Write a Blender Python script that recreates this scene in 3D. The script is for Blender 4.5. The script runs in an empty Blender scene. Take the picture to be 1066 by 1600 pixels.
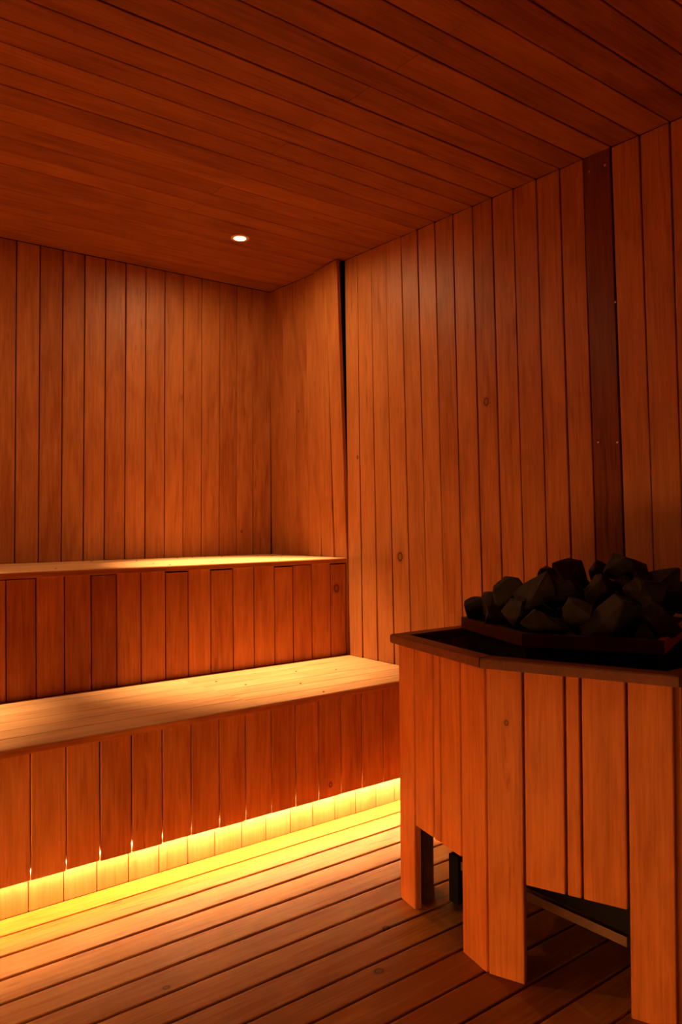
import bpy, bmesh, math, random
from mathutils import Vector, Matrix

# ------------------------------------------------------------------ camera, world, exposure
scn = bpy.context.scene
COL = scn.collection
cam_data = bpy.data.cameras.new('camera')
cam_data.sensor_width = 36.0
cam_data.lens = 36.0 * 1236.76 / 1600.0
cam_data.clip_start = 0.02
cam = bpy.data.objects.new('camera', cam_data)
COL.objects.link(cam)
_r, _u, _f = Vector((.7873, -.6166, -.0076)), Vector((-.0009, -.0134, .9999)), Vector((.6166, .7872, .0111))
cam.matrix_world = Matrix(((_r.x, _u.x, -_f.x, -2.2945), (_r.y, _u.y, -_f.y, -3.5310), (_r.z, _u.z, -_f.z, 1.1152), (0, 0, 0, 1)))
scn.camera = cam

world = bpy.data.worlds.new('world')
world.use_nodes = True
world.node_tree.nodes['Background'].inputs[0].default_value = (0, 0, 0, 1)
world.node_tree.nodes['Background'].inputs[1].default_value = 0.0
scn.world = world
scn.view_settings.view_transform = 'Standard'
scn.view_settings.look = 'None'
scn.view_settings.gamma = 1.0
scn.view_settings.use_curve_mapping = False
scn.view_settings.exposure = 0.46

LAMP_RGB = (1.0, 0.57, 0.25)
LED_RGB = (1.0, 0.63, 0.29)
SIDE_RGB = (1.0, 0.60, 0.19)
DOWNLIGHT_STRENGTH = 880.0
SPOT_WATTS = 330.0
LED_STRENGTH = 205.0
SIDE_STRENGTH = 128.0

# ------------------------------------------------------------------ room measurements (metres)
H = 2.332                       # ceiling
XL, YF = -3.15, -4.50           # far left wall, wall behind the viewer
Z1, Z2 = 0.493, 0.943           # bench tops
D2, D1 = 0.650, 1.247           # fronts of upper and lower bench
RNG = random.Random(7)

# ------------------------------------------------------------------ materials
def nd(nt, t, **kw):
    n = nt.nodes.new(t)
    for k, v in kw.items():
        setattr(n, k, v)
    return n

def math_node(nt, op, a, b=None, clamp=False):
    n = nd(nt, 'ShaderNodeMath', operation=op, use_clamp=clamp)
    for i, v in enumerate((a, b)):
        if v is None:
            continue
        if isinstance(v, (int, float)):
            n.inputs[i].default_value = v
        else:
            nt.links.new(v, n.inputs[i])
    return n.outputs[0]

def obj_attr(nt, name):
    return nd(nt, 'ShaderNodeAttribute', attribute_type='OBJECT', attribute_name=name).outputs['Fac']

def wood(name, light, dark, rough=0.42, streak=0.65, bump=0.12, spec=0.2):
    """board wood: local X runs along the grain; seed, tone and a knot come from the board's own properties"""
    m = bpy.data.materials.new(name)
    m.use_nodes = True
    nt = m.node_tree
    b = nt.nodes['Principled BSDF']
    tc = nd(nt, 'ShaderNodeTexCoord').outputs['Object']
    seed = obj_attr(nt, 'seed')
    comb = nd(nt, 'ShaderNodeCombineXYZ')
    for i, k in enumerate((13.1, 7.7, 3.3)):
        nt.links.new(math_node(nt, 'MULTIPLY', seed, k), comb.inputs[i])
    add = nd(nt, 'ShaderNodeVectorMath', operation='ADD')
    nt.links.new(tc, add.inputs[0]); nt.links.new(comb.outputs[0], add.inputs[1])
    vec = add.outputs[0]

    def noise(scale, detail, dist=0.0, rough_=0.55):
        mp = nd(nt, 'ShaderNodeMapping'); mp.inputs['Scale'].default_value = scale
        nt.links.new(vec, mp.inputs[0])
        n = nd(nt, 'ShaderNodeTexNoise'); n.inputs['Scale'].default_value = 1.0
        n.inputs['Detail'].default_value = detail; n.inputs['Distortion'].default_value = dist
        n.inputs['Roughness'].default_value = rough_
        nt.links.new(mp.outputs[0], n.inputs['Vector'])
        return n.outputs['Fac']
    fine = noise((6, 170, 170), 4)
    figure = noise((1.7, 24, 24), 3, 1.2)
    blotch = noise((3.0, 11, 11), 3, 0.6)
    # broad cathedral rings
    mp = nd(nt, 'ShaderNodeMapping'); mp.inputs['Scale'].default_value = (1.1, 13, 13)
    nt.links.new(vec, mp.inputs[0])
    wv = nd(nt, 'ShaderNodeTexNoise'); wv.inputs['Scale'].default_value = 1.0; wv.inputs['Detail'].default_value = 1.5
    nt.links.new(mp.outputs[0], wv.inputs['Vector'])
    rings = math_node(nt, 'SINE', math_node(nt, 'MULTIPLY', wv.outputs['Fac'], 46.0))
    streakn = nd(nt, 'ShaderNodeMapRange'); streakn.inputs[1].default_value = 0.56; streakn.inputs[2].default_value = 0.80
    nt.links.new(figure, streakn.inputs[0])
    flame = noise((2.6, 42, 42), 4, 1.6)
    flm = nd(nt, 'ShaderNodeMapRange'); flm.inputs[1].default_value = 0.60; flm.inputs[2].default_value = 0.72
    nt.links.new(flame, flm.inputs[0])
    patch = noise((1.4, 7, 7), 2)
    ptm = nd(nt, 'ShaderNodeMapRange'); ptm.inputs[1].default_value = 0.48; ptm.inputs[2].default_value = 0.62
    nt.links.new(patch, ptm.inputs[0])
    f = math_node(nt, 'MULTIPLY', math_node(nt, 'SUBTRACT', fine, 0.5), 0.9)
    f = math_node(nt, 'SUBTRACT', f, math_node(nt, 'MULTIPLY', math_node(nt, 'MULTIPLY', flm.outputs[0], ptm.outputs[0]), 0.75))
    f = math_node(nt, 'ADD', f, math_node(nt, 'MULTIPLY', math_node(nt, 'SUBTRACT', figure, 0.5), 0.9))
    f = math_node(nt, 'ADD', f, math_node(nt, 'MULTIPLY', math_node(nt, 'SUBTRACT', blotch, 0.5), 1.15))
    f = math_node(nt, 'ADD', f, math_node(nt, 'MULTIPLY', rings, 0.05))
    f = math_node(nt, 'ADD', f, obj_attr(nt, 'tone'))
    f = math_node(nt, 'SUBTRACT', f, math_node(nt, 'MULTIPLY', streakn.outputs[0], streak), clamp=True)
    mix = nd(nt, 'ShaderNodeMix', data_type='RGBA')
    mix.inputs[6].default_value = (*dark, 1); mix.inputs[7].default_value = (*light, 1)
    nt.links.new(f, mix.inputs[0])
    # one knot where the board carries it
    sep = nd(nt, 'ShaderNodeSeparateXYZ'); nt.links.new(tc, sep.inputs[0])
    du = math_node(nt, 'MULTIPLY', math_node(nt, 'SUBTRACT', sep.outputs[0], obj_attr(nt, 'knot_u')), 0.8)
    dv = math_node(nt, 'SUBTRACT', sep.outputs[1], obj_attr(nt, 'knot_v'))
    r = math_node(nt, 'SQRT', math_node(nt, 'ADD', math_node(nt, 'POWER', du, 2.0), math_node(nt, 'POWER', dv, 2.0)))
    r = math_node(nt, 'ADD', r, math_node(nt, 'MULTIPLY', math_node(nt, 'SUBTRACT', blotch, 0.5), 0.004))
    ks = obj_attr(nt, 'knot_r')
    rr = math_node(nt, 'DIVIDE', r, math_node(nt, 'MAXIMUM', ks, 0.0005))
    ring = nd(nt, 'ShaderNodeValToRGB')
    e = ring.color_ramp.elements
    e[0].position = 0.0; e[0].color = (.45, .45, .45, 1)
    e[1].position = 1.0; e[1].color = (0, 0, 0, 1)
    for pos, v in ((.30, .35), (.42, .95), (.52, .95), (.62, .25)):
        x = ring.color_ramp.elements.new(pos); x.color = (v, v, v, 1)
    nt.links.new(rr, ring.inputs[0])
    has = math_node(nt, 'GREATER_THAN', ks, 0.001)
    kf = math_node(nt, 'MULTIPLY', ring.outputs['Color'], has)
    mix2 = nd(nt, 'ShaderNodeMix', data_type='RGBA')
    mix2.inputs[7].default_value = (dark[0] * .25, dark[1] * .22, dark[2] * .2, 1)
    nt.links.new(kf, mix2.inputs[0]); nt.links.new(mix.outputs[2], mix2.inputs[6])
    nt.links.new(mix2.outputs[2], b.inputs['Base Color'])
    rg = math_node(nt, 'ADD', math_node(nt, 'MULTIPLY', fine, 0.22), rough - 0.11)
    nt.links.new(rg, b.inputs['Roughness'])
    b.inputs['Specular IOR Level'].default_value = spec
    bp = nd(nt, 'ShaderNodeBump'); bp.inputs['Strength'].default_value = bump; bp.inputs['Distance'].default_value = 0.002
    nt.links.new(fine, bp.inputs['Height']); nt.links.new(bp.outputs[0], b.inputs['Normal'])
    return m

def plain(name, rgb, rough=0.6, metal=0.0, noise_amt=0.25, scale=30.0, bump=0.0, spec=0.5):
    m = bpy.data.materials.new(name)
    m.use_nodes = True
    nt = m.node_tree
    b = nt.nodes['Principled BSDF']
    tc = nd(nt, 'ShaderNodeTexCoord').outputs['Object']
    n = nd(nt, 'ShaderNodeTexNoise'); n.inputs['Scale'].default_value = scale; n.inputs['Detail'].default_value = 6
    nt.links.new(tc, n.inputs['Vector'])
    mix = nd(nt, 'ShaderNodeMix', data_type='RGBA')
    mix.inputs[6].default_value = (*[c * (1 - noise_amt) for c in rgb], 1)
    mix.inputs[7].default_value = (*[min(1, c * (1 + noise_amt)) for c in rgb], 1)
    nt.links.new(n.outputs['Fac'], mix.inputs[0]); nt.links.new(mix.outputs[2], b.inputs['Base Color'])
    b.inputs['Roughness'].default_value = rough; b.inputs['Metallic'].default_value = metal
    b.inputs['Specular IOR Level'].default_value = spec
    if bump:
        bp = nd(nt, 'ShaderNodeBump'); bp.inputs['Strength'].default_value = bump; bp.inputs['Distance'].default_value = 0.006
        nt.links.new(n.outputs['Fac'], bp.inputs['Height']); nt.links.new(bp.outputs[0], b.inputs['Normal'])
    return m

def emitter(name, rgb, strength):
    m = bpy.data.materials.new(name)
    m.use_nodes = True
    nt = m.node_tree
    nt.nodes.remove(nt.nodes['Principled BSDF'])
    e = nd(nt, 'ShaderNodeEmission'); e.inputs[0].default_value = (*rgb, 1); e.inputs[1].default_value = strength
    nt.links.new(e.outputs[0], nt.nodes['Material Output'].inputs[0])
    return m

M_WALL = wood('wall_wood', (.56, .225, .068), (.30, .086, .020), 0.45, spec=.3)
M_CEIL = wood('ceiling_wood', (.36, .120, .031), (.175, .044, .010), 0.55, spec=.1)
M_SEAT = wood('bench_seat_wood', (.82, .50, .25), (.54, .265, .098), 0.50, 0.35)
M_FASCIA = wood('bench_front_wood', (.68, .240, .064), (.34, .088, .020), 0.42)
M_KICK = wood('plinth_wood', (.66, .36, .13), (.44, .19, .05), 0.5, 0.35)
M_FLOOR = wood('floor_wood', (.55, .238, .038), (.28, .082, .011), 0.5, spec=.06)
M_CLAD = wood('cladding_wood', (.76, .215, .040), (.44, .098, .016), 0.45, spec=.10)
M_RIM = wood('rim_wood', (.25, .064, .016), (.13, .030, .007), 0.45)
M_TRAY_SHADE = wood('tray_edge_shaded_wood', (.10, .028, .008), (.045, .012, .004), 0.5)  # tray edge wood painted dark for the shade below the stones
M_FRONT = wood('front_wall_wood', (.12, .045, .016), (.06, .02, .007), 0.5)
M_DARKB = wood('dark_board_wood', (.24, .065, .017), (.12, .028, .007), 0.35)
M_BACK = plain('dark_batten', (.022, .010, .006), 0.9, spec=.1)
M_POST = wood('post_wood', (.20, .07, .022), (.10, .03, .01), 0.6)
M_STEEL = plain('black_steel', (.008, .006, .005), 0.7, 0.0, .3, 40, spec=.12)
M_RAIL = plain('brown_steel', (.20, .09, .05), 0.5, 0.3, .3, 40)
M_STONE = plain('lava_stone', (.040, .027, .021), 0.85, 0.0, .55, 34, bump=.7, spec=.25)
M_NAIL = plain('nail_iron', (.03, .016, .01), 0.6, .3)
M_RING = plain('trim_brass', (.80, .55, .36), 0.35, 0.2, .05)
M_LENS = emitter('lamp_lens_glow', LAMP_RGB, DOWNLIGHT_STRENGTH)

# ------------------------------------------------------------------ builders
MESHES = {}

def link(name, mesh, mat=None, parent=None):
    o = bpy.data.objects.new(name, mesh)
    COL.objects.link(o)
    if mat is not None and mesh is not None and not mesh.materials:
        mesh.materials.append(mat)
    if parent is not None:
        o.parent = parent
    return o

def empty(name, loc=(0, 0, 0)):
    o = bpy.data.objects.new(name, None)
    COL.objects.link(o)
    o.location = loc
    return o

def tag(o, label=None, category=None, group=None, kind=None):
    if label: o['label'] = label
    if category: o['category'] = category
    if group: o['group'] = group
    if kind: o['kind'] = kind
    return o

def mesh_from(name, verts, faces):
    me = bpy.data.meshes.new(name)
    me.from_pydata(verts, [], faces)
    me.update()
    return me

def board_mesh(L, W, T, c, mat, skew0=0.0, skew1=0.0):
    """length on X from 0 to L, width on Y centred, face at Z=0 (looking +Z), eased front edges; skew cuts the ends"""
    key = (round(L, 4), round(W, 4), T, c, mat.name, round(skew0, 4), round(skew1, 4))
    if key in MESHES:
        return MESHES[key]
    w = W / 2
    prof = [(-w, -T), (-w, -c), (-w + c * .3, -c * .3), (-w + c, 0), (w - c, 0), (w - c * .3, -c * .3), (w, -c), (w, -T)]
    n = len(prof)
    verts = [(skew0 * y, y, z) for y, z in prof] + [(L + skew1 * y, y, z) for y, z in prof]
    faces = [(i, (i + 1) % n, n + (i + 1) % n, n + i) for i in range(n)]
    faces = [tuple(reversed(q)) for q in faces] + [tuple(range(n)), tuple(reversed(range(n, 2 * n)))]
    me = mesh_from('board', verts, faces)
    bm = bmesh.new(); bm.from_mesh(me); bmesh.ops.recalc_face_normals(bm, faces=bm.faces[:]); bm.to_mesh(me); bm.free()
    me.materials.append(mat)
    MESHES[key] = me
    return me

def board(name, parent, p0, p1, normal, W, T, mat, c=0.0025, tone=None, knot=None, skew0=0.0, skew1=0.0):
    """a board whose face centre line runs from p0 to p1, facing `normal`"""
    p0, p1 = Vector(p0), Vector(p1)
    x = (p1 - p0); L = x.length; x.normalize()
    z = Vector(normal); z = (z - x * z.dot(x)).normalized(); y = z.cross(x)
    o = link(name, board_mesh(L, W, T, c, mat, skew0, skew1), None, parent)
    mw = Matrix(((x.x, y.x, z.x, p0.x), (x.y, y.y, z.y, p0.y), (x.z, y.z, z.z, p0.z), (0, 0, 0, 1)))
    if parent is not None and parent.type == 'EMPTY':
        mw = Matrix.Translation(-parent.location) @ mw
    o.matrix_basis = mw
    o['seed'] = RNG.uniform(0, 40)
    o['tone'] = (0.50 + RNG.uniform(-.20, .20)) if tone is None else tone
    if knot:
        o['knot_u'], o['knot_v'], o['knot_r'] = knot
    return o

def box_mesh(name, x0, x1, y0, y1, z0, z1):
    v = [(x, y, z) for z in (z0, z1) for y in (y0, y1) for x in (x0, x1)]
    f = [(0, 2, 3, 1), (4, 5, 7, 6), (0, 1, 5, 4), (2, 6, 7, 3), (0, 4, 6, 2), (1, 3, 7, 5)]
    return mesh_from(name, v, f)

def bev_box(name, x0, x1, y0, y1, z0, z1, b, mat, parent):
    me = box_mesh(name, x0, x1, y0, y1, z0, z1)
    bm = bmesh.new(); bm.from_mesh(me)
    bmesh.ops.bevel(bm, geom=bm.edges[:], offset=b, segments=2, affect='EDGES', profile=.5)
    bm.to_mesh(me); bm.free()
    o = link(name, me, mat, parent)
    if parent is not None and parent.type == 'EMPTY':
        o.location = -parent.location
    return o

def prism(name, poly, z0, z1, mat, parent, cap=True, hole=None):
    """vertical prism over polygon; with a hole polygon of the same count it is a ring"""
    n = len(poly)
    v = [(x, y, z0) for x, y in poly] + [(x, y, z1) for x, y in poly]
    f = [(i, (i + 1) % n, n + (i + 1) % n, n + i) for i in range(n)]
    if hole:
        v += [(x, y, z0) for x, y in hole] + [(x, y, z1) for x, y in hole]
        f += [(2 * n + (i + 1) % n, 2 * n + i, 3 * n + i, 3 * n + (i + 1) % n) for i in range(n)]
        f += [(n + i, n + (i + 1) % n, 3 * n + (i + 1) % n, 3 * n + i) for i in range(n)]
        f += [((i + 1) % n, i, 2 * n + i, 2 * n + (i + 1) % n) for i in range(n)]
    elif cap:
        f += [tuple(reversed(range(n))), tuple(range(n, 2 * n))]
    me = mesh_from(name, v, f)
    bm = bmesh.new(); bm.from_mesh(me); bmesh.ops.recalc_face_normals(bm, faces=bm.faces[:]); bm.to_mesh(me); bm.free()
    o = link(name, me, mat, parent)
    if parent is not None and parent.type == 'EMPTY':
        o.location = -parent.location
    return o

def grid(known, step, stop):
    """known joint positions, continued by `step` (negative) to `stop`"""
    g = list(known)
    while g[-1] + step > stop + step * .4:
        g.append(round(g[-1] + step, 4))
    g[-1] = stop if abs(g[-1] - stop) < abs(step) * .6 else g[-1]
    if g[-1] > stop + 1e-4:
        g.append(stop)
    return g

# ------------------------------------------------------------------ the room
floor = tag(link('floor', box_mesh('floor', XL - .05, .05, YF - .05, .05, -.10, -.018), M_BACK), kind='structure')
ceiling = tag(link('ceiling', box_mesh('ceiling', XL - .05, .05, YF - .05, .05, H + .016, H + .08), M_BACK), kind='structure')
wall_back = tag(link('wall_back', box_mesh('wall_back', XL - .05, .05, .024, .08, -.018, H + .016), M_BACK), kind='structure')
wall_right = tag(link('wall_right', box_mesh('wall_right', .034, .09, YF - .05, .024, -.018, H + .016), M_BACK), kind='structure')
wall_left = tag(link('wall_left', box_mesh('wall_left', XL - .09, XL - .016, YF, .024, -.018, H + .016), M_BACK), kind='structure')
wall_front = tag(link('wall_front', box_mesh('wall_front', XL, .034, YF - .09, YF - .016, -.018, H + .016), M_BACK), kind='structure')

# floor planks, running along the benches
FY = grid([-1.172, -1.268, -1.374, -1.482, -1.585, -1.687, -1.788, -1.892, -1.998, -2.090, -2.197], -.1035, YF)
FT = {0: .75, 1: .70, 2: .62, 3: .60, 4: .52, 5: .36, 6: .38, 7: .28, 8: .10, 9: .05, 10: .05, 11: .05}  # planks away from the bench toned down; dimmer light there put into the colour
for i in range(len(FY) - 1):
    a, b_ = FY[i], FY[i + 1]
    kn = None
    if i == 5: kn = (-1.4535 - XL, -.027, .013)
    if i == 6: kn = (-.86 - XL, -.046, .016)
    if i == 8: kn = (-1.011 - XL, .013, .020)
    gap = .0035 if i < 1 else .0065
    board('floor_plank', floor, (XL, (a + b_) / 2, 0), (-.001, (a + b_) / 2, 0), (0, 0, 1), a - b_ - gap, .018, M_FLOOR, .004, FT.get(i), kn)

# ceiling boards, running the same way, every other one butted in one line
CY = grid([0, -.127, -.218, -.309, -.424, -.525, -.627, -.732, -.834, -.931, -1.030, -1.134, -1.238, -1.338, -1.442, -1.541,
           -1.644, -1.746, -1.850, -1.944, -2.051, -2.151, -2.256], -.103, YF)
SPLIT = {7, 9, 11, 13, 15, 17, 19, 21, 23, 25}
for i in range(len(CY) - 1):
    a, b_ = CY[i], CY[i + 1]
    y = (a + b_) / 2
    gap = RNG.choice((.001, .0018, .003))
    if i in (19, 20, 16, 17, 4, 22): gap = .004
    segs = [(XL, -.8615), (-.860, -.001)] if i in SPLIT else [(XL, -.001)]
    for s0, s1 in segs:
        dz = RNG.uniform(0, .001)
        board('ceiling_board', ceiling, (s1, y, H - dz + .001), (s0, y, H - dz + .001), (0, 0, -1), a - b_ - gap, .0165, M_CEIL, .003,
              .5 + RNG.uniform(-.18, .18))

# back wall boards, standing on the upper bench
BXb = [.003, -.113, -.212, -.311, -.415, -.514, -.612, -.712, -.813, -.910, -1.009, -1.107, -1.206, -1.305]
BXt = [.003, -.100, -.199, -.299, -.400, -.501, -.600, -.699, -.798, -.897, -.993, -1.093, -1.193, -1.292]
while BXb[-1] > XL + .15:
    BXb.append(BXb[-1] - .1005); BXt.append(BXt[-1] - .1005)
BXb.append(XL); BXt.append(XL)
BT = {0: .35, 1: .42, 2: .30, 3: .42, 4: .48, 5: .55, 6: .52, 7: .58, 8: .40, 9: .55, 10: .45, 11: .30, 12: .52, 13: .35}
for i in range(len(BXb) - 1):
    xb, xt = (BXb[i] + BXb[i + 1]) / 2, (BXt[i] + BXt[i + 1]) / 2
    W = (BXb[i] - BXb[i + 1] + BXt[i] - BXt[i + 1]) / 2
    gap = .003 if i < 6 else .005
    board('wall_board', wall_back, (xb, 0, Z2 + .001), (xt, 0, H - .0015), (RNG.uniform(-.012, .012), -1, 0), W - gap, .018, M_WALL, .0025, BT.get(i),
          (.12, .02, .009) if i == 1 else None)

# right wall boards
RYt = [-.001, -.121, -.224, -.328, -.432, -.538, -.645, -.7321, -.8339, -.9308, -1.0302, -1.1338, -1.2376, -1.3379, -1.4424, -1.5412, -1.6442, -1.7463, -1.8498, -1.9438, -2.0514, -2.1511, -2.2558]
RYb = [-.001, -.134, -.236, -.338, -.441, -.545, -.6505, -.7492, -.8516, -.9592, -1.0649, -1.1672, -1.2635, -1.3662, -1.4712, -1.5736, -1.6742, -1.7790, -1.8789, -1.9807, -2.0855, -2.1856, -2.2817]
while RYt[-1] > YF + .15:
    RYt.append(RYt[-1] - .1025); RYb.append(RYb[-1] - .1015)
RYt.append(YF); RYb.append(YF)
ZB = .97
RT = {0: .35, 1: .45, 2: .35, 3: .50, 4: .62, 5: .60, 6: .85, 7: .85, 8: .78, 9: .82, 10: .70, 11: .75, 12: .42, 13: .48, 14: .35, 15: .50,
      16: .40, 17: .52, 18: .45, 19: .5, 20: .80, 21: .75, 22: .70}
KN = {2: (1.67, -.302, .009), 6: (1.405, -.665, .012), 7: (2.03, -.880, .020), 9: (.959, -1.014, .028), 14: (1.565, -1.514, .022)}
for i in range(len(RYt) - 1):
    yt, yb = (RYt[i] + RYt[i + 1]) / 2, (RYb[i] + RYb[i + 1]) / 2
    W = (RYb[i] - RYb[i + 1] + RYt[i] - RYt[i + 1]) / 2
    z0 = Z2 + .001 if i < 6 else (Z1 + .001 if i < 12 else .001)
    if i == 11: z0 = .001
    y0 = yt + (yb - yt) * (H - z0) / (H - ZB)
    gap = RNG.choice((.0025, .0035, .005))
    if i < 5: gap = .0012
    if i == 4: gap = .0006
    if i in (10, 14, 17, 18, 19): gap = .006
    kn = None
    if i in KN:
        zz, yy, kr = KN[i]
        yc = y0 + (yt - y0) * (zz - z0) / (H - z0)
        kn = (zz - z0, -(yy - yc), kr)
    x0, xt, nrm = 0.0, 0.0, (-1, RNG.uniform(-.012, .012), 0)
    if i == 4: xt, nrm = -.028, (-1, .10, 0)
    if i == 5: xt, nrm = -.044, (-1, .10, 0)
    if i == 19: x0 = xt = -.003
    ztop = H - .0015
    if i in (4, 5): ztop = H - .006
    board('wall_board', wall_right, (x0, y0, z0), (xt, yt, ztop), nrm, W - gap, .018, M_DARKB if i == 19 else M_WALL, .0025, RT.get(i), kn)

board('wall_board', wall_right, (0, -.630, Z1 + .001), (0, -.630, Z2 - .002), (-1, 0, 0), .040, .018, M_WALL, .002, .45)
for y, z in ((-2.064, 1.363), (-1.993, 1.369), (-2.063, 1.820), (-2.03, 2.28), (-1.97, 2.28)):     # nail heads in the darker board
    bm = bmesh.new(); bmesh.ops.create_cone(bm, cap_ends=True, segments=10, radius1=.004, radius2=.003, depth=.0015)
    me = bpy.data.meshes.new('nail_head'); bm.to_mesh(me); bm.free(); me.materials.append(M_RING)
    o = link('nail_head', me, None, wall_right); o.location = (-.0036, y, z); o.rotation_euler = (0, -math.pi / 2, 0)
# plain boarding behind and to the left of the viewer
for k in range(30):
    w = (0 - XL) / 30
    board('wall_board', wall_front, (XL + w * (k + .5), YF, .001), (XL + w * (k + .5), YF, H - .0015), (0, 1, 0), w - .004, .015, M_FRONT)
for k in range(43):
    w = (0 - YF) / 43
    z0 = Z2 + .001 if k * w < D2 + .05 else (Z1 + .001 if k * w < D1 + .05 else .001)
    board('wall_board', wall_left, (XL, -w * (k + .5), z0), (XL, -w * (k + .5), H - .0015), (1, 0, 0), w - .004, .015, M_WALL)

# ------------------------------------------------------------------ benches
def nail(parent, x, y, z):
    me = MESHES.get('nail')
    if me is None:
        bm = bmesh.new()
        bmesh.ops.create_cone(bm, cap_ends=True, segments=10, radius1=.0045, radius2=.0035, depth=.0016)
        me = bpy.data.meshes.new('nail_head'); bm.to_mesh(me); bm.free(); me.materials.append(M_NAIL); MESHES['nail'] = me
    o = link('nail_head', me, None, parent)
    o.location = Vector((x, y, z + .0008)) - parent.location
    return o

upper = tag(empty('sauna_bench', (-1.65, -.64, Z1)), 'upper tier bench with pale plank seat against the back wall', 'bench')
ub = [-.001, -.11, -.218, -.326, -.434, -.542, -D2]
UT = [.55, .5, .6, .55, .6, .62]
for i in range(6):
    y = (ub[i] + ub[i + 1]) / 2
    board('seat_board', upper, (XL, y, Z2), (-.002, y, Z2), (0, 0, 1), ub[i] - ub[i + 1] - .0025, .022, M_SEAT, .002, UT[i])
board('front_edge', upper, (XL, -D2 - .0005, Z2 - .0125), (-.002, -D2 - .0005, Z2 - .0125), (0, -1, 0), .019, .004, M_FASCIA, .0015, .35)
RX = [-.001, -.092, -.198, -.301, -.398, -.503, -.606, -.711, -.813, -.912, -1.015, -1.113, -1.211, -1.310, -1.411, -1.513]
RX = grid(RX, -.1015, XL)
UT2 = {0: .42, 1: .50, 2: .35, 3: .50, 4: .55, 5: .62, 6: .45, 7: .68, 8: .35, 9: .50, 10: .45, 11: .10, 12: .40, 13: .55, 14: .25, 15: .45}
for i in range(len(RX) - 1):
    x = (RX[i] + RX[i + 1]) / 2
    top = Z2 - .0225 - RNG.choice((0, .0005, .001, .004, .007))
    board('riser_board', upper, (x, -D2 + .012, Z1 + .001), (x, -D2 + .012, top), (0, -1, 0), RX[i] - RX[i + 1] - .0042, .016, M_FASCIA, .0025,
          UT2.get(i), (.31, .012, .026) if i == 0 else None)
bev_box('support_rail', XL, -.002, -D2 + .030, -D2 + .075, Z2 - .075, Z2 - .023, .002, M_POST, upper)
for x, y in ((-1.302, -.518), (-.842, -.20), (-.876, -.45), (-.874, -.60), (-.573, -.06), (-.488, -.05), (-.426, -.06), (-.348, -.09),
             (-.623, -.494), (-.201, -.188), (-.153, -.241), (-.159, -.335), (-.06, -.08), (-.03, -.154), (-.35, -.6), (-1.0, -.08)):
    nail(upper, x, y, Z2)

lower = tag(empty('sauna_bench', (-1.65, -1.2, 0)), 'lower tier bench with wide pale plank seat above the glowing floor gap', 'bench')
LR = [-.640, -.755, -.855, -.955, -1.052, -1.150, -D1]
LL = [-.640, -.730, -.830, -.930, -1.030, -1.130, -D1]
for edges, xa, xb, tones in ((LR, -.8605, -.002, (.60, .55, .6, .5, .55, .48)), (LL, XL, -.8610, (.72, .75, .58, .66, .55, .60))):
    for i in range(6):
        y = (edges[i] + edges[i + 1]) / 2
        board('seat_board', lower, (xa, y, Z1), (xb, y, Z1), (0, 0, 1), edges[i] - edges[i + 1] - (.003 if i != 4 else .0045), .022, M_SEAT, .002, tones[i])
for xa, xb in ((XL, -.8610), (-.8605, -.002)):
    board('front_edge', lower, (xa, -D1 - .0005, Z1 - .0125), (xb, -D1 - .0005, Z1 - .0125), (0, -1, 0), .019, .004, M_FASCIA, .0015, .35)
FX = [-.001, -.100, -.199, -.298, -.403, -.503, -.605, -.706, -.806, -.909, -1.009, -1.111, -1.210, -1.311, -1.410, -1.510, -1.610]
FX = grid(FX, -.1010, XL)
LT = {0: .45, 1: .45, 2: .40, 3: .42, 4: .38, 5: .34, 6: .45, 7: .30, 8: .52, 9: .42, 10: .36, 11: .48, 12: .42, 13: .36, 14: .60, 15: .78, 16: .75}
for i in range(len(FX) - 1):
    x = (FX[i] + FX[i + 1]) / 2
    zb = .1143 + RNG.uniform(-.0015, .0015)
    board('fascia_board', lower, (x, -D1 + .012, zb), (x, -D1 + .012, Z1 - .024), (0, -1, 0), FX[i] - FX[i + 1] - RNG.choice((.0026, .0032, .0042)), .016, M_FASCIA, .0025,
          LT.get(i), (.045, .0, .014) if i == 5 else None)
KX = [-.001, -.095, -.189, -.286, -.389, -.489, -.590, -.690, -.793, -.891, -.995, -1.095, -1.196, -1.298, -1.398, -1.498, -1.599]
KX = grid(KX, -.1010, XL)
for i in range(len(KX) - 1):
    x = (KX[i] + KX[i + 1]) / 2
    board('plinth_board', lower, (x, -D1 + .072, .001), (x, -D1 + .072, .20), (0, -1, 0), KX[i] - KX[i + 1] - .003, .016, M_KICK, .002,
          .62 + RNG.uniform(-.08, .08))
bev_box('support_rail', XL, -.002, -D1 + .030, -D1 + .070, .20, .245, .002, M_POST, lower)
for x, y in ((-.777, -.798), (-.72, -.924), (-.419, -.827), (-.267, -.901), (-.567, -1.215), (-.546, -1.04)):
    nail(lower, x, y, Z1)

# ------------------------------------------------------------------ light tape in the gap under the lower bench
def led_material():
    m = bpy.data.materials.new('light_tape_glow')
    m.use_nodes = True
    nt = m.node_tree
    nt.nodes.remove(nt.nodes['Principled BSDF'])
    # the tape is brightest at its right-hand end and dims towards the left
    tc = nd(nt, 'ShaderNodeTexCoord').outputs['Object']
    sep = nd(nt, 'ShaderNodeSeparateXYZ'); nt.links.new(tc, sep.inputs[0])
    mr = nd(nt, 'ShaderNodeMapRange'); mr.interpolation_type = 'SMOOTHSTEP'
    mr.inputs[1].default_value = -1.75; mr.inputs[2].default_value = -.60
    mr.inputs[3].default_value = LED_STRENGTH * .38; mr.inputs[4].default_value = LED_STRENGTH
    nt.links.new(sep.outputs[0], mr.inputs[0])
    e = nd(nt, 'ShaderNodeEmission'); e.inputs[0].default_value = (*LED_RGB, 1)
    nt.links.new(mr.outputs[0], e.inputs[1])
    nt.links.new(e.outputs[0], nt.nodes['Material Output'].inputs[0])
    return m

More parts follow.
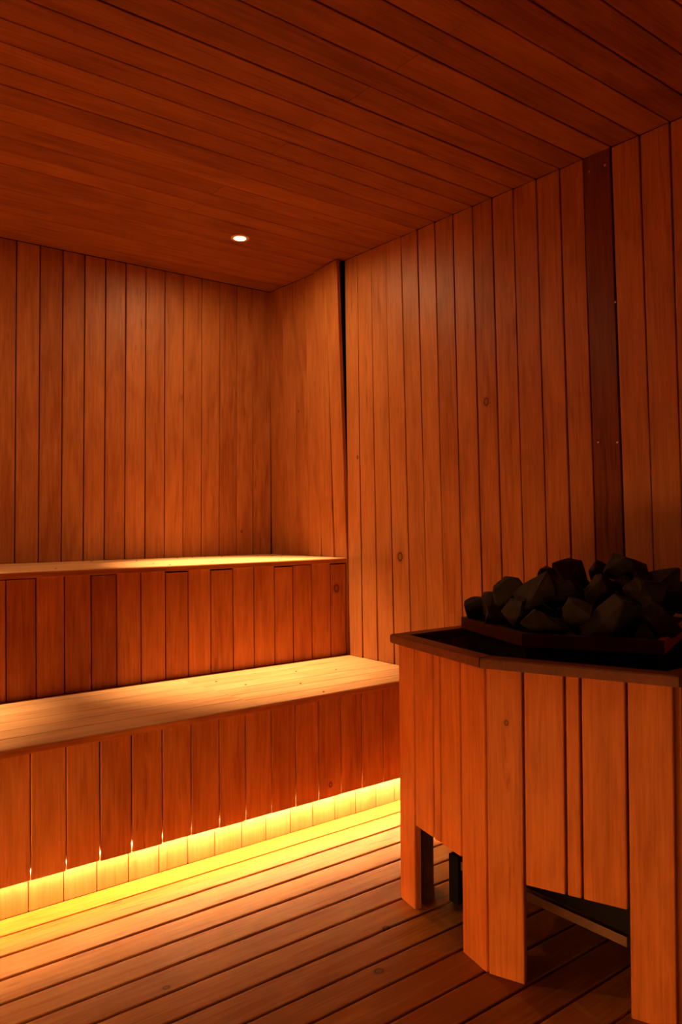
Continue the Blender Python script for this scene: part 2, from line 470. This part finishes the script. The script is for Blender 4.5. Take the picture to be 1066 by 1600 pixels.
def tube_mesh(a, b, r, n=12):
    a, b = Vector(a), Vector(b)
    x = (b - a).normalized(); y = Vector((0, 0, 1)); z = x.cross(y)
    v = [p + (y * math.cos(2 * math.pi * k / n) + z * math.sin(2 * math.pi * k / n)) * r for p in (a, b) for k in range(n)]
    f = [(k, (k + 1) % n, n + (k + 1) % n, n + k) for k in range(n)] + [tuple(reversed(range(n))), tuple(range(n, 2 * n))]
    return mesh_from('tape', v, f)

strip = tag(empty('light_strip', (0, -1.2, .16)), 'glowing warm light strip tucked behind the lower bench front, above the floor', 'light strip')
bev_box('channel', XL + .01, -.01, -1.1980, -1.1770, .1285, .1430, .001, plain('channel_metal', (.5, .4, .3), .5), strip)
tape = link('tape', tube_mesh((XL + .015, -1.190, .1215), (-.015, -1.190, .1215), .006), led_material(), strip)
tape.location = -strip.location

# unseen side bench and tape, added to light the heater front from low left
XS = XL + .60
side = tag(empty('sauna_bench', (XS, -2.9, 0)), 'unseen side bench added along the left wall, beyond the left edge of the view', 'bench')
for i in range(6):
    x = XL + .1 * (i + .5)
    board('seat_board', side, (x, YF + .001, Z1), (x, -D1 - .006, Z1), (0, 0, 1), .0965, .022, M_SEAT, .002)
board('front_edge', side, (XS + .0005, YF + .001, Z1 - .0125), (XS + .0005, -D1 - .006, Z1 - .0125), (1, 0, 0), .019, .004, M_FASCIA, .0015, .35)
nb = 32; wb = (-D1 - .006 - YF) / nb
for k in range(nb):
    y = YF + wb * (k + .5)
    board('fascia_board', side, (XS - .012, y, .1143), (XS - .012, y, Z1 - .024), (1, 0, 0), wb - .0042, .016, M_FASCIA, .0025)
    board('plinth_board', side, (XS - .072, y, .001), (XS - .072, y, .20), (1, 0, 0), wb - .003, .016, M_KICK, .002)
added_strip = tag(empty('light_strip', (XS - .06, -2.9, .16)), 'added unseen warm light strip behind the front of the side bench', 'light strip')  # unseen strip, added and placed low to brighten the heater front
o = bev_box('channel', XS - .0710, XS - .0500, -3.91, -D1 - .02, .1035, .1180, .001, bpy.data.materials['channel_metal'], added_strip)
o = link('tape', tube_mesh((XS - .060, -3.9, .096), (XS - .060, -D1 - .03, .096), .006), emitter('added_tape_glow', SIDE_RGB, SIDE_STRENGTH), added_strip)
o.location = -added_strip.location

# ------------------------------------------------------------------ ceiling downlight
def lathe(name, prof, mat, parent, seg=48, close=False):
    v, f = [], []
    for k in range(seg):
        a = 2 * math.pi * k / seg
        for r, z in prof:
            v.append((r * math.cos(a), r * math.sin(a), z))
    n = len(prof)
    for k in range(seg):
        k2 = (k + 1) % seg
        for j in range(n - 1):
            f.append((k * n + j, k * n + j + 1, k2 * n + j + 1, k2 * n + j))
    me = mesh_from(name, v, f)
    bm = bmesh.new(); bm.from_mesh(me)
    bmesh.ops.remove_doubles(bm, verts=bm.verts[:], dist=1e-6)
    bmesh.ops.recalc_face_normals(bm, faces=bm.faces[:]); bm.to_mesh(me); bm.free()
    for q in me.polygons: q.use_smooth = True
    return link(name, me, mat, parent)
def downlight(x, y, label, watts=SPOT_WATTS):
    dl = tag(empty('downlight', (x, y, H)), label, 'ceiling light')
    lathe('trim_ring', [(.0240, -.0030), (.0250, -.0036), (.037, -.0034), (.0400, -.0022), (.041, 0.0), (.0240, 0.0), (.0240, -.0030)], M_RING, dl)
    lathe('lens', [(0.0, -.0020), (.0236, -.0020), (.0236, -.0004), (0.0, -.0004)], M_LENS, dl)
    spot = bpy.data.lights.new('downlight_beam', 'SPOT')
    spot.energy = watts; spot.color = LAMP_RGB; spot.spot_size = math.radians(50); spot.spot_blend = 1.0; spot.shadow_soft_size = .02
    so = bpy.data.objects.new('beam', spot); COL.objects.link(so); so.parent = dl; so.location = (0, 0, -.03)
downlight(-.543, -.606, 'small round recessed downlight glowing in the boarded ceiling above the benches')
downlight(-2.10, -.606, 'added second round recessed downlight further left along the ceiling, out of view')  # unseen lamp, added to brighten the left part of the benches

# ------------------------------------------------------------------ boarded surround of the heater
P1, P2, P3 = Vector((-.709, -1.776)), Vector((-.810, -2.206)), Vector((-.661, -2.618))
WALLX = -.004
ZR, ZT = .751, .776
sur = tag(empty('heater_surround', (-.4, -2.2, 0)), 'orange boarded prow-shaped heater surround on legs against the right wall', 'heater surround')

def offset_poly(pts, e):
    """offset the open chain wall-P1-P2-P3-wall outward by e; returns five points"""
    ch = [Vector((WALLX, pts[0].y))] + list(pts) + [Vector((WALLX, pts[2].y))]
    out = []
    ns = []
    for i in range(4):
        d = (ch[i + 1] - ch[i]).normalized()
        n = Vector((d.y, -d.x))
        mid = (ch[i] + ch[i + 1]) / 2
        if n.dot(mid - Vector((-.35, -2.2))) < 0: n = -n
        ns.append(n)
    out.append(ch[0] + ns[0] * e)
    for i in (1, 2, 3):
        n1, n2 = ns[i - 1], ns[i]
        det = n1.x * n2.y - n1.y * n2.x
        dx = (e * n2.y - e * n1.y) / det; dy = (n1.x * e - n2.x * e) / det
        out.append(ch[i] + Vector((dx, dy)))
    out.append(ch[4] + ns[3] * e)
    return out

BASE = (P1, P2, P3)
outer, inner = offset_poly(BASE, .019), offset_poly(BASE, -.030)
for i in range(4):                                             # mitred rim boards
    quad = [outer[i], outer[i + 1], inner[i + 1], inner[i]]
    o = prism('rim_board', [(q.x, q.y) for q in quad], ZR, ZT, M_RIM, sur)
    bm = bmesh.new(); bm.from_mesh(o.data); bmesh.ops.bevel(bm, geom=bm.edges[:], offset=.0022, segments=2, affect='EDGES'); bm.to_mesh(o.data); bm.free()
    o['seed'] = RNG.uniform(0, 40); o['tone'] = .45

def clad(a, b, cuts, zs, tones, knots={}):
    d = (b - a).normalized(); n = Vector((d.y, -d.x))
    if n.dot((a + b) / 2 - Vector((-.35, -2.2))) < 0: n = -n
    for i in range(len(cuts) - 1):
        c = a + d * (cuts[i] + cuts[i + 1]) / 2
        gap = .0055
        nm = 'leg_board' if zs[i] == 0 else 'cladding_board'
        board(nm, sur, (c.x, c.y, zs[i] + .001), (c.x, c.y, ZR - .0005), (n.x, n.y, 0), cuts[i + 1] - cuts[i] - gap, .020, M_CLAD, .0035, tones[i], knots.get(i))
L1 = (P2 - P1).length; L2 = (P3 - P2).length
clad(P1, P2, [.001, .0932, .1963, .2323, .3309, L1 - .001], [0, .243, .242, .242, 0], [.52, .50, .46, .50, .44])
clad(P2, P3, [.001, .0968, .1972, .2340, .3363, L2 - .001], [0, .239, .239, .239, 0], [.56, .60, .50, .58, .50], {0: (.62, -.006, .009)})
# the two ends that run back to the wall
for a, b, s in ((P1, Vector((WALLX, P1.y)), 1), (P3, Vector((WALLX, P3.y)), -1)):
    n = max(1, round((b - a).length / .1)); w = ((b - a).length - .026) / n
    for k in range(n):
        x = a.x + .024 + w * (k + .5)
        board('cladding_board' if 0 < k < n - 1 else 'leg_board', sur, (x, a.y, .001 if k in (0, n - 1) else .241), (x, a.y, ZR - .0005), (0, s, 0), w - .004, .018, M_CLAD, .003)
# corner posts behind the leg boards and battens that carry the boards
def post(x, y, h=ZR - .002, s=.02):
    o = bev_box('corner_post', x - s, x + s, y - s, y + s, .001, h, .002, M_POST, sur)
    o['seed'] = RNG.uniform(0, 40); o['tone'] = .4
post(-.658, -1.828); post(-.752, -2.200); post(-.608, -2.566); post(-.04, -1.83); post(-.04, -2.566)
for a, b in ((P1, P2), (P2, P3)):
    d = (b - a).normalized(); n = Vector((d.y, -d.x))
    if n.dot((a + b) / 2 - Vector((-.35, -2.2))) < 0: n = -n
    for z in (.30, .66):
        p0 = a + d * .10 - n * .0215; p1 = b - d * .10 - n * .0215
        board('batten', sur, (p0.x, p0.y, z), (p1.x, p1.y, z), (n.x, n.y, 0), .045, .018, M_POST, .001)

# ------------------------------------------------------------------ the heater inside
heater = tag(empty('sauna_heater', (-.33, -2.2, 0)), 'black steel heater with wooden edged stone tray inside the boarded surround', 'heater')
RB = [(-.540, -1.874), (-.678, -2.216), (-.520, -2.515), (-.055, -2.335), (-.055, -1.874)]
def shrink(poly, e):
    cx = sum(p[0] for p in poly) / len(poly); cy = sum(p[1] for p in poly) / len(poly)
    res, n = [], len(poly)
    for i in range(n):
        a, b, c = Vector(poly[i - 1]), Vector(poly[i]), Vector(poly[(i + 1) % n])
        d1, d2 = (b - a).normalized(), (c - b).normalized()
        n1, n2 = Vector((d1.y, -d1.x)), Vector((d2.y, -d2.x))
        if n1.dot(b - Vector((cx, cy))) < 0: n1 = -n1
        if n2.dot(b - Vector((cx, cy))) < 0: n2 = -n2
        det = n1.x * n2.y - n1.y * n2.x
        res.append((b.x + (-e * n2.y + e * n1.y) / det, b.y + (-n1.x * e + n2.x * e) / det))
    return res
RBi = shrink(RB, .016)
for i in range(5):
    j = (i + 1) % 5
    o = prism('tray_edge_board', [RB[i], RB[j], RBi[j], RBi[i]], .790, .823, M_CLAD if i == 2 else M_TRAY_SHADE, heater)  # right-hand board coloured bright as if lit, the others as if shaded
    o['seed'] = RNG.uniform(0, 40); o['tone'] = .45
body = prism('heater_body', shrink(RB, .018), .705, .800, M_STEEL, heater)
plate_out = [(p.x, p.y) for p in offset_poly(BASE, -.048)]
plate_in = shrink(RB, .006)
prism('heat_shield', [plate_out[1], plate_out[2], plate_out[3], plate_out[4], plate_out[0]], .700, .704, M_STEEL, heater)
bev_box('firebox', -.590, -.105, -2.465, -1.925, .124, .690, .003, M_STEEL, heater)
for x, y in ((-.598, -1.905), (-.555, -2.490), (-.10, -1.905), (-.10, -2.30)):
    bev_box('leg', x - .018, x + .018, y - .018, y + .018, .001, .140, .002, M_STEEL, heater)
bev_box('rail', -.606, -.592, -2.46, -1.925, .100, .124, .001, M_RAIL, heater)
bev_box('rail', -.108, -.094, -2.30, -1.925, .100, .124, .001, M_RAIL, heater)

# ------------------------------------------------------------------ stones
def stone_mesh(seed, w, d, h):
    rg = random.Random(seed)
    bm = bmesh.new()
    for k in range(12):
        while True:
            v = Vector((rg.uniform(-1, 1), rg.uniform(-1, 1), rg.uniform(-1, 1)))
            if .3 < v.length < 1: break
        v.normalize()
        v *= rg.uniform(.88, 1.06)
        bm.verts.new((v.x, v.y, v.z))
    r = bmesh.ops.convex_hull(bm, input=bm.verts[:])
    bmesh.ops.delete(bm, geom=[g for g in r['geom_interior'] if isinstance(g, bmesh.types.BMVert)], context='VERTS')
    xs = [v.co.x for v in bm.verts]; ys = [v.co.y for v in bm.verts]; zs = [v.co.z for v in bm.verts]
    for v in bm.verts:
        v.co.x = ((v.co.x - min(xs)) / (max(xs) - min(xs)) - .5) * w
        v.co.y = ((v.co.y - min(ys)) / (max(ys) - min(ys)) - .5) * d
        v.co.z = ((v.co.z - min(zs)) / (max(zs) - min(zs)) - .5) * h
    bmesh.ops.dissolve_limit(bm, angle_limit=math.radians(14), verts=bm.verts[:], edges=bm.edges[:])
    bmesh.ops.bevel(bm, geom=bm.edges[:], offset=min(w, h) * .022, segments=1, affect='EDGES')
    bmesh.ops.triangulate(bm, faces=bm.faces[:])
    bmesh.ops.subdivide_edges(bm, edges=[e for e in bm.edges if e.calc_length() > w * .2], cuts=1, use_grid_fill=False)
    for v in bm.verts:
        v.co += v.co.normalized() * rg.uniform(-1, 1) * min(w, h) * .018
    me = bpy.data.meshes.new('sauna_stone'); bm.to_mesh(me); bm.free()
    me.materials.append(M_STONE)
    return me

STONES = [
    (-.534, -1.926, .852, .072, .064, 'dark stone at the far left foot of the stone heap'),
    (-.515, -1.985, .872, .066, .062, 'small dark stone just above the leftmost stone of the heap'),
    (-.540, -2.060, .910, .082, .076, 'dark stone on the rising left slope, left of the tilted slab stone'),
    (-.545, -2.159, .922, .105, .098, 'large tilted slab stone on the upper left of the heap'),
    (-.449, -2.116, .963, .040, .034, 'tiny pointed stone peeking over the tilted slab stone'),
    (-.400, -2.166, .962, .093, .074, 'rounded dark stone on the heap crest, left of the topmost stone'),
    (-.478, -2.200, .911, .115, .072, 'flat-topped brown stone in the middle of the heap'),
    (-.572, -2.048, .847, .066, .048, 'low flat stone beside the leftmost stone at the tray edge'),
    (-.596, -2.136, .860, .072, .074, 'upright stone at the left front of the heap, above the tray edge'),
    (-.612, -2.227, .843, .110, .068, 'blocky brown stone at the front edge, left of centre'),
    (-.552, -2.290, .860, .072, .088, 'dark wedge stone between the blocky stone and the largest stone'),
    (-.500, -2.375, .866, .156, .100, 'largest stone of the heap, at the front beside the tray corner'),
    (-.450, -2.293, .922, .076, .078, 'squarish stone resting just above the largest stone'),
    (-.361, -2.233, .966, .056, .060, 'small peaked stone on the crest, left of the topmost stone'),
    (-.356, -2.313, .984, .105, .070, 'topmost dark angular stone at the crest of the heap'),
    (-.380, -2.322, .935, .062, .050, 'small stone tucked under the topmost stone'),
    (-.428, -2.407, .914, .104, .086, 'broad reddish brown stone on the right of the heap'),
    (-.355, -2.368, .958, .068, .036, 'flat thin stone lying to the right of the topmost stone'),
    (-.330, -2.412, .952, .066, .058, 'tilted stone on the upper right shoulder of the heap'),
    (-.259, -2.385, .906, .072, .084, 'dark stone at the right side of the heap by the frame edge'),
    (-.440, -2.460, .850, .088, .072, 'pale-cornered stone at the right front tray corner'),
    (-.447, -2.436, .876, .048, .052, 'small stone wedged between the largest and the pale-cornered stone'),
]
FILL = [(-.46, -1.99, .838), (-.36, -1.97, .84), (-.25, -1.98, .84), (-.47, -2.10, .855), (-.38, -2.08, .875), (-.28, -2.07, .87),
        (-.38, -2.19, .885), (-.28, -2.17, .90), (-.19, -2.08, .85), (-.38, -2.29, .87), (-.28, -2.27, .915), (-.19, -2.20, .88),
        (-.35, -2.37, .86), (-.25, -2.34, .86), (-.13, -2.16, .85), (-.17, -2.29, .85), (-.14, -2.00, .84)]
view_yaw = math.atan2(-.6166, .7873)
for k, (x, y, z, w, h, lab) in enumerate(STONES):
    d = max(.05, (w + h) / 2 * 1.05)
    o = link('sauna_stone', stone_mesh(100 + k, w * 1.18, d, h * 1.18))
    o.location = (x, y, z)
    o.rotation_euler = (0, 0, view_yaw + random.Random(k).uniform(-.15, .15))
    tag(o, lab, 'stone', 'stones heaped on the heater')
for k, (x, y, z) in enumerate(FILL):
    rg = random.Random(500 + k)
    o = link('sauna_stone', stone_mesh(600 + k, rg.uniform(.085, .11), rg.uniform(.08, .10), rg.uniform(.065, .085)))
    o.location = (x, y, z)
    o.rotation_euler = (0, 0, rg.uniform(0, 6))
    tag(o, 'dark stone buried in the lower or rear part of the heap', 'stone', 'stones heaped on the heater')
